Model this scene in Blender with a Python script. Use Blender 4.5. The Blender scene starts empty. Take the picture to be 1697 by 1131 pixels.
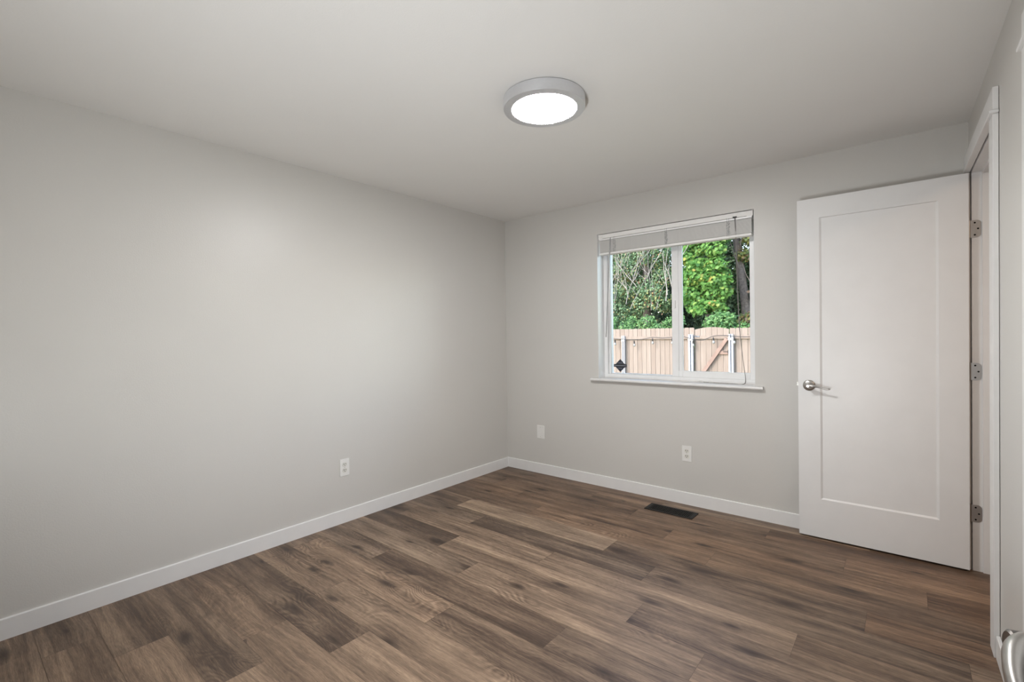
import bpy, math, random
import numpy as np
from mathutils import Vector, Matrix

scene = bpy.context.scene
COL = scene.collection
PI = math.pi


def srgb(r, g, b):
    def f(c):
        c /= 255.0
        return c / 12.92 if c <= 0.04045 else ((c + 0.055) / 1.055) ** 2.4
    return (f(r), f(g), f(b), 1.0)


# ----------------------------------------------------------------------------
# camera (solved from the room's edges), world, sun, exposure
# ----------------------------------------------------------------------------
cam_data = bpy.data.cameras.new('camera')
cam_data.sensor_fit = 'HORIZONTAL'
cam_data.sensor_width = 36.0
cam_data.lens = 788.53 / 1697.0 * 36.0
cam_data.clip_start = 0.02
cam_data.clip_end = 300.0
cam = bpy.data.objects.new('camera', cam_data)
COL.objects.link(cam)
CAM_RIGHT = Vector((0.77068318, 0.63705106, -0.01460762))
CAM_UP = Vector((0.00383388, 0.01828795, 0.99982541))
CAM_FWD = Vector((-0.63720698, 0.77060463, -0.01165184))
rot = Matrix((CAM_RIGHT, CAM_UP, -CAM_FWD)).transposed()
cam.matrix_world = Matrix.Translation((2.93861, -3.46987, 1.25127)) @ rot.to_4x4()
scene.camera = cam

vs = scene.view_settings
vs.view_transform = 'Standard'
vs.look = 'None'
vs.gamma = 1.0
vs.use_curve_mapping = False
vs.exposure = 0.0

scene.cycles.use_denoising = True
scene.cycles.max_bounces = 14
scene.cycles.diffuse_bounces = 9
scene.cycles.glossy_bounces = 5
scene.cycles.transmission_bounces = 8
scene.cycles.transparent_max_bounces = 12
scene.cycles.sample_clamp_indirect = 6.0
scene.cycles.caustics_reflective = False
scene.cycles.caustics_refractive = False

LAMP_STRENGTH = 165.0     # the ceiling light's diffuser
LAMP_COLOR = (1.0, 0.99, 0.975, 1.0)

world = bpy.data.worlds.new('sky')
scene.world = world
world.use_nodes = True
wn = world.node_tree.nodes
wl = world.node_tree.links
wn.clear()
w_out = wn.new('ShaderNodeOutputWorld')
w_bg = wn.new('ShaderNodeBackground')
w_sky = wn.new('ShaderNodeTexSky')
w_sky.sky_type = 'NISHITA'
w_sky.sun_disc = False
w_sky.sun_elevation = math.radians(42)
w_sky.sun_rotation = math.radians(205)
w_bg.inputs['Strength'].default_value = 1.05
w_mix = wn.new('ShaderNodeVectorMath')      # white balance of the sky
w_mix.operation = 'MULTIPLY'
w_mix.inputs[1].default_value = (1.08, 1.0, 0.92)
wl.new(w_sky.outputs['Color'], w_mix.inputs[0])
wl.new(w_mix.outputs[0], w_bg.inputs['Color'])
wl.new(w_bg.outputs['Background'], w_out.inputs['Surface'])

sun_data = bpy.data.lights.new('sun', 'SUN')
sun_data.energy = 2.6
sun_data.angle = math.radians(0.6)
sun_data.color = (1.0, 0.955, 0.88)
sun = bpy.data.objects.new('sun', sun_data)
COL.objects.link(sun)
sun.location = (-6, -8, 12)
sun.rotation_euler = Vector((0.36, 0.68, -0.62)).to_track_quat('-Z', 'Y').to_euler()

# added unseen fill light beside the camera, pointed up to brighten the ceiling
fill_data = bpy.data.lights.new('ceiling_fill', 'AREA')
fill_data.shape = 'DISK'
fill_data.size = 0.5
fill_data.energy = 25.0
fill_data.spread = math.radians(142)
fill_data.color = (0.95, 0.98, 1.0)
fill = bpy.data.objects.new('ceiling_fill', fill_data)
COL.objects.link(fill)
fill.location = (2.30, -3.48, 0.62)
fill.rotation_euler = Vector((-0.40, 0.72, 0.57)).to_track_quat('-Z', 'Y').to_euler()

# warm bulb light of the hall beyond the open door
hall_data = bpy.data.lights.new('hall_lamp', 'AREA')
hall_data.shape = 'DISK'
hall_data.size = 0.35
hall_data.energy = 11.0
hall_data.color = (1.0, 0.76, 0.58)
hall = bpy.data.objects.new('hall_lamp', hall_data)
COL.objects.link(hall)
hall.location = (3.95, -1.35, 2.25)

# ----------------------------------------------------------------------------
# dimensions
# ----------------------------------------------------------------------------
H = 2.3371                 # ceiling height
RX = 3.1984                # right wall at the back corner
RTH = math.atan(0.0138)    # the right wall runs a touch out of square
FY = -3.60                 # front wall (behind the camera)
WX0, WX1 = 0.990, 2.167    # window opening
WZ0, WZ1 = 0.889, 2.070
WT = 0.17                  # exterior wall thickness


# ----------------------------------------------------------------------------
# materials
# ----------------------------------------------------------------------------
class NT:
    def __init__(self, name):
        self.m = bpy.data.materials.new(name)
        self.m.use_nodes = True
        self.t = self.m.node_tree
        self.b = self.t.nodes['Principled BSDF']

    def node(self, kind, **kw):
        n = self.t.nodes.new(kind)
        for k, v in kw.items():
            if hasattr(n, k):
                setattr(n, k, v)
            else:
                n.inputs[k].default_value = v
        return n

    def link(self, a, b):
        self.t.links.new(a, b)

    def ramp(self, fac, stops, interp='LINEAR'):
        n = self.t.nodes.new('ShaderNodeValToRGB')
        n.color_ramp.interpolation = interp
        e = n.color_ramp.elements
        while len(e) < len(stops):
            e.new(0.5)
        for el, (p, c) in zip(e, stops):
            el.position = p
            el.color = c if len(c) == 4 else (*c, 1.0)
        self.link(fac, n.inputs['Fac'])
        return n.outputs['Color']

    def mix(self, fac, a, b, mode='MIX'):
        n = self.t.nodes.new('ShaderNodeMix')
        n.data_type = 'RGBA'
        n.blend_type = mode
        ins = [i for i in n.inputs if i.type == 'RGBA']
        for s, v in ((n.inputs['Factor'], fac), (ins[0], a), (ins[1], b)):
            if isinstance(v, bpy.types.NodeSocket):
                self.link(v, s)
            else:
                s.default_value = v
        return [o for o in n.outputs if o.type == 'RGBA'][0]

    def math(self, op, a, b=None):
        n = self.t.nodes.new('ShaderNodeMath')
        n.operation = op
        for i, v in enumerate((a, b)):
            if v is None:
                continue
            if isinstance(v, bpy.types.NodeSocket):
                self.link(v, n.inputs[i])
            else:
                n.inputs[i].default_value = v
        return n.outputs[0]

    def bump(self, height, strength, distance):
        n = self.node('ShaderNodeBump')
        n.inputs['Strength'].default_value = strength
        n.inputs['Distance'].default_value = distance
        self.link(height, n.inputs['Height'])
        self.link(n.outputs['Normal'], self.b.inputs['Normal'])


def plain(name, col, rough=0.5, metal=0.0, spec=0.5, grain=0.0, gscale=60.0):
    m = NT(name)
    m.b.inputs['Roughness'].default_value = rough
    m.b.inputs['Metallic'].default_value = metal
    m.b.inputs['Specular IOR Level'].default_value = spec
    co = m.node('ShaderNodeTexCoord')
    nz = m.node('ShaderNodeTexNoise', Scale=gscale, Detail=3.0)
    m.link(co.outputs['Object'], nz.inputs['Vector'])
    g = max(grain, 0.015)
    lo = tuple(c * (1 - g) for c in col[:3])
    hi = tuple(min(1.0, c * (1 + g)) for c in col[:3])
    c = m.ramp(nz.outputs['Fac'], [(0.3, lo), (0.7, hi)])
    m.link(c, m.b.inputs['Base Color'])
    return m.m


def wall_paint(name, col, rough, bump=0.25):
    m = NT(name)
    m.b.inputs['Roughness'].default_value = rough
    m.b.inputs['Specular IOR Level'].default_value = 0.5
    co = m.node('ShaderNodeTexCoord')
    big = m.node('ShaderNodeTexNoise', Scale=1.3, Detail=2.0)
    m.link(co.outputs['Object'], big.inputs['Vector'])
    c = m.ramp(big.outputs['Fac'], [(0.3, tuple(x * 0.985 for x in col[:3])), (0.7, tuple(x * 1.015 for x in col[:3]))])
    m.link(c, m.b.inputs['Base Color'])
    peel = m.node('ShaderNodeTexNoise', Scale=150.0, Detail=3.0, Roughness=0.55)
    m.link(co.outputs['Object'], peel.inputs['Vector'])
    m.bump(peel.outputs['Fac'], bump, 0.002)
    return m.m


M_WALL = wall_paint('greige_wall_paint', (0.595, 0.582, 0.556), 0.37)
M_CEIL = wall_paint('ceiling_paint', (0.745, 0.735, 0.715), 0.6)
M_TRIM = plain('white_trim_paint', (0.76, 0.755, 0.75), 0.38, gscale=12)
M_DOOR = plain('white_door_paint', (0.76, 0.76, 0.76), 0.36, gscale=8)
M_VINYL = plain('white_vinyl', (0.80, 0.80, 0.80), 0.3, gscale=20)
M_BLIND = plain('white_blind_slats', (0.82, 0.81, 0.79), 0.45, gscale=30)
M_NICKEL = plain('brushed_nickel', (0.50, 0.485, 0.465), 0.33, 1.0, grain=0.03, gscale=180)
M_RIM = plain('pale_nickel_rim', (0.70, 0.71, 0.735), 0.34, 0.75, gscale=90)
M_HINGE = plain('nickel_hinge', (0.58, 0.56, 0.54), 0.33, 1.0, gscale=90)
M_HUB = plain('nickel_floor_reflection', (0.20, 0.185, 0.175), 0.4, 1.0, gscale=120)  # nickel with the dark floor's reflection put into its colour
M_BRONZE = plain('dark_bronze_metal', (0.006, 0.005, 0.0045), 0.5, 0.0, 0.3, gscale=80)
M_DARK = plain('dark_recess', (0.008, 0.007, 0.006), 0.8, 0.0, 0.2)
M_PLATE = plain('white_plate_plastic', (0.77, 0.765, 0.745), 0.3, gscale=40)
M_RECEPT = plain('receptacle_plastic', (0.70, 0.69, 0.64), 0.3, gscale=40)
M_SCREW = plain('painted_screw', (0.55, 0.54, 0.51), 0.35, 0.4, gscale=40)
M_CORD = plain('grey_cord', (0.20, 0.19, 0.18), 0.7, grain=0.1, gscale=200)
M_WAND = plain('grey_wand', (0.34, 0.34, 0.34), 0.25, gscale=50)
M_DECAL = plain('navy_decal', (0.022, 0.026, 0.042), 0.45, grain=0.12, gscale=120)
M_DECAL_TXT = plain('decal_pale_print', (0.20, 0.21, 0.25), 0.5)
M_STEEL = plain('galvanised_steel', (0.46, 0.49, 0.56), 0.38, 0.55, grain=0.06, gscale=30)
M_LATCH = plain('weathered_zinc', (0.16, 0.18, 0.22), 0.5, 0.5, gscale=30)
M_BLACK = plain('black_rubber', (0.015, 0.015, 0.016), 0.6, gscale=50)
M_GALV_DK = plain('black_hardware', (0.03, 0.03, 0.03), 0.5, 0.3)
M_BARK = plain('pale_bark', (0.30, 0.28, 0.26), 0.9, grain=0.35, gscale=25)
M_BARK2 = plain('brown_bark', (0.12, 0.10, 0.09), 0.9, grain=0.4, gscale=18)
M_SOIL = plain('dry_grass_ground', (0.20, 0.19, 0.09), 0.95, grain=0.4, gscale=6)
M_GLOBE = plain('bulb_glass', (0.28, 0.28, 0.275), 0.15, gscale=30)

# window glass: thin, passes light and shows a faint reflection
g = NT('window_glass')
for n in list(g.t.nodes):
    if n.type != 'OUTPUT_MATERIAL':
        g.t.nodes.remove(n)
gout = [n for n in g.t.nodes if n.type == 'OUTPUT_MATERIAL'][0]
gt = g.node('ShaderNodeBsdfTransparent')
gt.inputs['Color'].default_value = (0.955, 0.965, 0.96, 1)
gg = g.node('ShaderNodeBsdfGlossy')
gg.inputs['Roughness'].default_value = 0.02
fr = g.node('ShaderNodeFresnel', IOR=1.25)
gm = g.node('ShaderNodeMixShader')
g.link(fr.outputs[0], gm.inputs[0])
g.link(gt.outputs[0], gm.inputs[1])
g.link(gg.outputs[0], gm.inputs[2])
g.link(gm.outputs[0], gout.inputs['Surface'])
M_GLASS = g.m

# lamp diffuser
d = NT('lamp_diffuser')
d.b.inputs['Base Color'].default_value = (0.9, 0.9, 0.9, 1)
d.b.inputs['Emission Color'].default_value = LAMP_COLOR
d.b.inputs['Emission Strength'].default_value = LAMP_STRENGTH
M_LAMP = d.m


def floor_material():
    m = NT('wood_plank_floor')
    uv = m.node('ShaderNodeUVMap', uv_map='plank')
    tone = m.node('ShaderNodeAttribute', attribute_name='tone')
    sep = m.node('ShaderNodeSeparateColor')
    m.link(tone.outputs['Color'], sep.inputs['Color'])
    t_val, t_warm, t_fig = sep.outputs[0], sep.outputs[1], sep.outputs[2]

    def stretch(sx, sy, src=None):
        mp = m.node('ShaderNodeMapping')
        mp.inputs['Scale'].default_value = (sx, sy, 1.0)
        m.link(src or uv.outputs['UV'], mp.inputs['Vector'])
        return mp.outputs['Vector']

    def noise(vec, detail=4.0, rough=0.6, dist=0.0, scale=1.0):
        n = m.node('ShaderNodeTexNoise', Scale=scale, Detail=detail, Roughness=rough, Distortion=dist)
        m.link(vec, n.inputs['Vector'])
        return n.outputs['Fac']

    # gentle wander so that the grain curves around the knots
    wob = m.node('ShaderNodeTexNoise', Scale=1.0, Detail=2.0)
    m.link(stretch(2.2, 7.0), wob.inputs['Vector'])
    wsc = m.node('ShaderNodeVectorMath', operation='MULTIPLY_ADD')
    wsc.inputs[1].default_value = (0.0, 0.06, 0.0)
    m.link(wob.outputs['Color'], wsc.inputs[0])
    m.link(uv.outputs['UV'], wsc.inputs[2])
    bent = wsc.outputs[0]

    broad = noise(stretch(0.9, 11.0, bent), 3.0, 0.55)            # heart / sap bands
    streak = noise(stretch(3.2, 75.0, bent), 5.0, 0.65)            # streaks
    fine = noise(stretch(26.0, 420.0, bent), 3.0, 0.7)            # pores
    blot = noise(stretch(3.5, 9.0), 3.0, 0.55)

    # cathedral figure: contour lines of a smooth field
    field = noise(stretch(2.6, 6.5), 1.0, 0.4, 0.5)
    lines = m.math('SINE', m.math('MULTIPLY', field, 150.0))
    lines = m.math('MULTIPLY_ADD', lines, 0.5)
    lines.node.inputs[2].default_value = 0.5
    fig_on = m.math('MULTIPLY', t_fig, m.ramp(noise(stretch(1.6, 4.0), 1.0, 0.5), [(0.47, (0, 0, 0)), (0.58, (1, 1, 1))]))

    # knots: sparse dark spots, drawn out along the grain
    vor = m.node('ShaderNodeTexVoronoi', voronoi_dimensions='2D', feature='F1', Scale=1.0, Randomness=1.0)
    m.link(stretch(2.3, 6.8, bent), vor.inputs['Vector'])
    rnd = m.node('ShaderNodeSeparateColor')
    m.link(vor.outputs['Color'], rnd.inputs['Color'])
    rad = m.ramp(rnd.outputs[0], [(0.58, (0, 0, 0)), (0.61, (0.07, 0.07, 0.07)), (1.0, (0.22, 0.22, 0.22))])
    kn = m.math('DIVIDE', vor.outputs['Distance'], m.math('ADD', rad, 0.0001))
    knot_core = m.ramp(kn, [(0.15, (1, 1, 1)), (0.62, (0.55, 0.55, 0.55)), (1.0, (0, 0, 0))])
    halo = m.ramp(kn, [(0.5, (1, 1, 1)), (2.6, (0, 0, 0))]) if False else m.ramp(m.math('MULTIPLY', kn, 0.35), [(0.2, (1, 1, 1)), (1.0, (0, 0, 0))])

    # long dark mineral streaks and checks
    crack = noise(stretch(1.1, 30.0, bent), 5.0, 0.75)
    dark_streak = m.ramp(crack, [(0.62, (0, 0, 0)), (0.78, (1, 1, 1))])

    v = m.math('MULTIPLY', m.math('SUBTRACT', broad, 0.5), 1.0)
    v = m.math('ADD', v, m.math('MULTIPLY', m.math('SUBTRACT', streak, 0.5), 0.95))
    v = m.math('ADD', v, m.math('MULTIPLY', m.math('SUBTRACT', fine, 0.5), 0.75))
    v = m.math('ADD', v, m.math('MULTIPLY', m.math('SUBTRACT', blot, 0.5), 0.45))
    v = m.math('ADD', v, m.math('MULTIPLY', m.math('MULTIPLY', m.math('SUBTRACT', lines, 0.5), fig_on), 0.21))
    v = m.math('ADD', v, m.math('MULTIPLY', dark_streak, -0.28))
    v = m.math('ADD', v, m.math('MULTIPLY', halo, -0.10))
    v = m.math('ADD', v, m.math('MULTIPLY', m.math('SUBTRACT', t_val, 0.5), 0.62))
    v = m.math('ADD', v, 0.5)
    base = m.ramp(v, [(0.0, srgb(58, 46, 38)), (0.28, srgb(86, 70, 58)), (0.52, srgb(119, 101, 85)),
                      (0.76, srgb(150, 129, 109)), (1.0, srgb(180, 157, 134))])
    warm = m.mix(m.math('MULTIPLY', t_warm, 0.75), base, m.mix(1.0, base, (1.0, 0.80, 0.66, 1), 'MULTIPLY'))
    kc = m.mix(m.math('MULTIPLY', knot_core, 0.85), warm, srgb(48, 36, 29))
    m.link(kc, m.b.inputs['Base Color'])
    rr = m.ramp(streak, [(0.2, (0.40, 0.40, 0.40)), (0.8, (0.52, 0.52, 0.52))])
    m.link(rr, m.b.inputs['Roughness'])
    m.b.inputs['Specular IOR Level'].default_value = 0.4
    hb = m.math('ADD', m.math('MULTIPLY', fine, 0.6), m.math('MULTIPLY', streak, 0.4))
    m.bump(hb, 0.18, 0.0008)
    return m.m


M_FLOOR = floor_material()


def fence_material():
    m = NT('cedar_fence_boards')
    m.b.inputs['Roughness'].default_value = 0.8
    gi = m.node('ShaderNodeNewGeometry')
    co = m.node('ShaderNodeTexCoord')
    mp = m.node('ShaderNodeMapping')
    mp.inputs['Scale'].default_value = (22.0, 22.0, 1.6)
    m.link(co.outputs['Object'], mp.inputs['Vector'])
    nz = m.node('ShaderNodeTexNoise', Scale=1.0, Detail=4.0, Roughness=0.6)
    m.link(mp.outputs['Vector'], nz.inputs['Vector'])
    a = m.ramp(gi.outputs['Random Per Island'], [(0.0, (0.235, 0.186, 0.156)), (0.5, (0.258, 0.209, 0.178)), (1.0, (0.28, 0.23, 0.197))])
    b = m.ramp(nz.outputs['Fac'], [(0.25, (0.82, 0.80, 0.78)), (0.7, (1.06, 1.06, 1.06))])
    c = m.mix(1.0, a, b, 'MULTIPLY')
    vo = m.node('ShaderNodeTexVoronoi', Scale=1.0)
    mp2 = m.node('ShaderNodeMapping')
    mp2.inputs['Scale'].default_value = (7.0, 1.0, 2.6)
    m.link(co.outputs['Object'], mp2.inputs['Vector'])
    m.link(mp2.outputs['Vector'], vo.inputs['Vector'])
    kn = m.ramp(vo.outputs['Distance'], [(0.05, (1, 1, 1)), (0.09, (0, 0, 0))])
    c = m.mix(m.math('MULTIPLY', kn, 0.6), c, (0.20, 0.12, 0.08, 1))
    m.link(c, m.b.inputs['Base Color'])
    return m.m


M_FENCE = fence_material()
M_BRACE = plain('fence_brace_wood', (0.25, 0.17, 0.14), 0.8, grain=0.15, gscale=9)


def leaf_material(name, stops, trans=0.35):
    m = NT(name)
    gi = m.node('ShaderNodeNewGeometry')
    c = m.ramp(gi.outputs['Random Per Island'], stops)
    m.link(c, m.b.inputs['Base Color'])
    m.b.inputs['Roughness'].default_value = 0.5
    m.b.inputs['Specular IOR Level'].default_value = 0.35
    out = [n for n in m.t.nodes if n.type == 'OUTPUT_MATERIAL'][0]
    tr = m.node('ShaderNodeBsdfTranslucent')
    m.link(c, tr.inputs['Color'])
    mx = m.node('ShaderNodeMixShader')
    mx.inputs[0].default_value = trans
    m.link(m.b.outputs[0], mx.inputs[1])
    m.link(tr.outputs[0], mx.inputs[2])
    m.link(mx.outputs[0], out.inputs['Surface'])
    return m.m


M_LEAF_IVY = leaf_material('ivy_leaves', [(0.0, (0.06, 0.13, 0.06)), (0.4, (0.12, 0.22, 0.105)), (0.8, (0.23, 0.33, 0.18)),
                                          (0.93, (0.33, 0.34, 0.11)), (0.97, (0.42, 0.26, 0.13)), (1.0, (0.26, 0.13, 0.09))], 0.25)
M_LEAF_MAPLE = leaf_material('maple_leaves', [(0.0, (0.05, 0.15, 0.035)), (0.45, (0.12, 0.29, 0.06)), (0.88, (0.22, 0.40, 0.10)),
                                              (0.97, (0.38, 0.46, 0.11)), (1.0, (0.42, 0.30, 0.09))], 0.4)
M_LEAF_BRAMBLE = leaf_material('bramble_leaves', [(0.0, (0.05, 0.13, 0.045)), (0.6, (0.11, 0.25, 0.075)), (1.0, (0.20, 0.34, 0.12))], 0.3)
M_LEAF_DARK = leaf_material('dark_hedge_leaves', [(0.0, (0.02, 0.05, 0.022)), (0.6, (0.04, 0.09, 0.035)), (1.0, (0.08, 0.13, 0.05))], 0.2)
M_LEAF_DRY = leaf_material('autumn_leaves', [(0.0, (0.08, 0.13, 0.05)), (0.45, (0.16, 0.22, 0.07)), (0.75, (0.34, 0.30, 0.09)), (0.88, (0.20, 0.15, 0.12)), (1.0, (0.36, 0.20, 0.08))], 0.3)


# ----------------------------------------------------------------------------
# mesh helpers
# ----------------------------------------------------------------------------
class MB:
    """collects shapes; build() links them as ONE mesh object"""

    def __init__(self):
        self.v, self.f, self.mi = [], [], []

    def add(self, vs, fs, mi=0):
        o = len(self.v)
        self.v += [tuple(p) for p in vs]
        self.f += [tuple(i + o for i in q) for q in fs]
        self.mi += [mi] * len(fs)
        return self

    def box(self, x0, x1, y0, y1, z0, z1, mi=0):
        v = [(x0, y0, z0), (x1, y0, z0), (x1, y1, z0), (x0, y1, z0), (x0, y0, z1), (x1, y0, z1), (x1, y1, z1), (x0, y1, z1)]
        f = [(0, 3, 2, 1), (4, 5, 6, 7), (0, 1, 5, 4), (1, 2, 6, 5), (2, 3, 7, 6), (3, 0, 4, 7)]
        return self.add(v, f, mi)

    def prism(self, poly, axis, a, b, mi=0):
        """extrude a 2-D polygon (counter-clockwise) along an axis from a to b"""
        def P(u, w, t):
            return {'x': (t, u, w), 'y': (u, t, w), 'z': (u, w, t)}[axis]
        n = len(poly)
        v = [P(u, w, a) for u, w in poly] + [P(u, w, b) for u, w in poly]
        f = [tuple(range(n - 1, -1, -1)), tuple(range(n, 2 * n))]
        f += [(i, (i + 1) % n, n + (i + 1) % n, n + i) for i in range(n)]
        if axis == 'y':
            f = [tuple(reversed(q)) for q in f]
        return self.add(v, f, mi)

    def tube(self, pts, radii, n=12, mi=0, flat=None, cap=True):
        """a tube along pts; radii scalar or list; flat = (w, h) pairs squashes the section"""
        pts = [Vector(p) for p in pts]
        if not isinstance(radii, (list, tuple)):
            radii = [radii] * len(pts)
        v, f = [], []
        up = None
        for i, p in enumerate(pts):
            d = (pts[min(i + 1, len(pts) - 1)] - pts[max(i - 1, 0)]).normalized()
            if up is None:
                up = Vector((0, 0, 1)) if abs(d.z) < 0.9 else Vector((0, 1, 0))
            s = d.cross(up).normalized()
            up = s.cross(d).normalized()
            a, b = radii[i] if isinstance(radii[i], (list, tuple)) else (radii[i], radii[i])
            for k in range(n):
                t = 2 * PI * k / n
                v.append(p + s * (math.cos(t) * a) + up * (math.sin(t) * b))
        for i in range(len(pts) - 1):
            for k in range(n):
                f.append((i * n + k, i * n + (k + 1) % n, (i + 1) * n + (k + 1) % n, (i + 1) * n + k))
        if cap:
            f.append(tuple(range(n - 1, -1, -1)))
            f.append(tuple((len(pts) - 1) * n + k for k in range(n)))
        return self.add(v, f, mi)

    def lathe(self, prof, axis='z', n=48, origin=(0, 0, 0), mi=0, sign=1):
        """spin (radius, height) pairs about an axis through origin"""
        v, f = [], []
        ox, oy, oz = origin
        for r, h in prof:
            for k in range(n):
                t = 2 * PI * k / n
                c, s = math.cos(t) * r, math.sin(t) * r
                if axis == 'z':
                    v.append((ox + c, oy + s, oz + h * sign))
                elif axis == 'y':
                    v.append((ox + c, oy + h * sign, oz + s))
                else:
                    v.append((ox + h * sign, oy + c, oz + s))
        for i in range(len(prof) - 1):
            for k in range(n):
                f.append((i * n + k, i * n + (k + 1) % n, (i + 1) * n + (k + 1) % n, (i + 1) * n + k))
        f.append(tuple(range(n - 1, -1, -1)))
        f.append(tuple((len(prof) - 1) * n + k for k in range(n)))
        return self.add(v, f, mi)

    def build(self, name, mats, parent=None, bevel=0.0, smooth=False, loc=None, rotz=0.0, fix=True):
        me = bpy.data.meshes.new(name)
        me.from_pydata(self.v, [], self.f)
        if not isinstance(mats, (list, tuple)):
            mats = [mats]
        for m in mats:
            me.materials.append(m)
        me.polygons.foreach_set('material_index', self.mi)
        me.update()
        if fix:
            import bmesh
            bm = bmesh.new()
            bm.from_mesh(me)
            bmesh.ops.recalc_face_normals(bm, faces=bm.faces)
            bm.to_mesh(me)
            bm.free()
        if smooth or bevel:
            me.polygons.foreach_set('use_smooth', [True] * len(me.polygons))
            me.set_sharp_from_angle(angle=math.radians(38))
        o = bpy.data.objects.new(name, me)
        COL.objects.link(o)
        if parent:
            o.parent = parent
        if loc is not None:
            o.location = loc
        o.rotation_euler.z = rotz
        if bevel:
            b = o.modifiers.new('edge', 'BEVEL')
            b.width = bevel
            b.segments = 2
            b.limit_method = 'ANGLE'
            b.angle_limit = math.radians(40)
            b.harden_normals = True
        return o


def smooth_path(P, n=8):
    out = []
    P = [Vector(p) for p in P]
    Q = [P[0]] + P + [P[-1]]
    for i in range(1, len(Q) - 2):
        for k in range(n):
            t = k / n
            a, b, c, e = Q[i - 1], Q[i], Q[i + 1], Q[i + 2]
            out.append(0.5 * ((2 * b) + (c - a) * t + (2 * a - 5 * b + 4 * c - e) * t * t + (3 * b - a - 3 * c + e) * t ** 3))
    out.append(P[-1])
    return out


def tag(o, label=None, cat=None, group=None, kind=None):
    if label:
        o['label'] = label
    if cat:
        o['category'] = cat
    if group:
        o['group'] = group
    if kind:
        o['kind'] = kind
    return o


def empty(name, loc=(0, 0, 0), rotz=0.0):
    o = bpy.data.objects.new(name, None)
    o.empty_display_size = 0.1
    COL.objects.link(o)
    o.location = loc
    o.rotation_euler.z = rotz
    return o


def copy_tree(o, parent=None):
    c = o.copy()
    COL.objects.link(c)
    if parent:
        c.parent = parent
    for ch in list(o.children):
        copy_tree(ch, c)
    return c


def slab_with_holes(mb, u0, u1, z0, z1, t0, t1, holes, axis):
    """a wall slab in the (u, z) plane, thickness t0..t1, with rectangular holes (ua, ub, za, zb)"""
    us = sorted({u0, u1, *[h[0] for h in holes], *[h[1] for h in holes]})
    zs = sorted({z0, z1, *[h[2] for h in holes], *[h[3] for h in holes]})

    def P(u, t, z):
        return (u, t, z) if axis == 'x' else (t, u, z)

    def solid(i, j):
        if i < 0 or j < 0 or i >= len(us) - 1 or j >= len(zs) - 1:
            return False
        cu, cz = (us[i] + us[i + 1]) / 2, (zs[j] + zs[j + 1]) / 2
        return not any(h[0] < cu < h[1] and h[2] < cz < h[3] for h in holes)
    for i in range(len(us) - 1):
        for j in range(len(zs) - 1):
            if not solid(i, j):
                continue
            a, b, c, e = us[i], us[i + 1], zs[j], zs[j + 1]
            for t in (t0, t1):
                mb.add([P(a, t, c), P(b, t, c), P(b, t, e), P(a, t, e)], [(0, 1, 2, 3)])
            if not solid(i - 1, j):
                mb.add([P(a, t0, c), P(a, t1, c), P(a, t1, e), P(a, t0, e)], [(0, 1, 2, 3)])
            if not solid(i + 1, j):
                mb.add([P(b, t0, c), P(b, t1, c), P(b, t1, e), P(b, t0, e)], [(0, 1, 2, 3)])
            if not solid(i, j - 1):
                mb.add([P(a, t0, c), P(b, t0, c), P(b, t1, c), P(a, t1, c)], [(0, 1, 2, 3)])
            if not solid(i, j + 1):
                mb.add([P(a, t0, e), P(b, t0, e), P(b, t1, e), P(a, t1, e)], [(0, 1, 2, 3)])


def weld(o):
    import bmesh
    bm = bmesh.new()
    bm.from_mesh(o.data)
    bmesh.ops.remove_doubles(bm, verts=bm.verts, dist=1e-5)
    bmesh.ops.recalc_face_normals(bm, faces=bm.faces)
    bm.to_mesh(o.data)
    bm.free()
    return o


# ----------------------------------------------------------------------------
# room shell
# ----------------------------------------------------------------------------
HX1, HY0 = 4.75, -4.95     # far sides of the hall outside the bedroom

mb = MB()
mb.box(-WT, HX1 + 0.1, HY0 - 0.1, WT, H, H + 0.12)
tag(mb.build('ceiling', M_CEIL), 'flat pale grey painted ceiling over the empty bedroom', 'ceiling', kind='structure')

mb = MB()
mb.box(-WT, 0.0, FY - 0.12, WT, -0.02, H)
tag(mb.build('wall_left', M_WALL), 'long greige wall along the left with one outlet low down', 'wall', kind='structure')

mb = MB()
slab_with_holes(mb, 0.0, HX1 + 0.1, -0.02, H, 0.0, WT, [(WX0, WX1, WZ0 - 0.02, WZ1)], 'x')
tag(weld(mb.build('wall_back', M_WALL)), 'greige wall at the back holding the sliding window', 'wall', kind='structure')

# right wall: local frame, X into the wall, Y along it
D1A, D1B = -0.837, -0.073      # clear opening of the open door (local y)
D2A, D2B = -2.312, -1.550      # clear opening of the closed door
JT = 0.019                     # jamb thickness
DH = 2.050                     # opening height
RW = 0.115                     # right wall thickness
mb = MB()
slab_with_holes(mb, FY - 0.1, -0.0, -0.02, H, 0.0, RW,
                [(D1A - JT, D1B + JT, -0.02, DH + JT), (D2A - JT, D2B + JT, -0.02, DH + JT)], 'y')
tag(weld(mb.build('wall_right', M_WALL, loc=(RX, 0, 0), rotz=RTH)),
    'greige wall on the right with the open doorway next to the corner', 'wall', kind='structure')

mb = MB()
slab_with_holes(mb, 0.0, HX1, -0.02, H, FY - 0.12, FY, [(2.285, 3.075, -0.02, 2.06)], 'x')
tag(weld(mb.build('wall_front', M_WALL)), 'greige wall behind the viewer with the entry doorway', 'wall', kind='structure')

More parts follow.
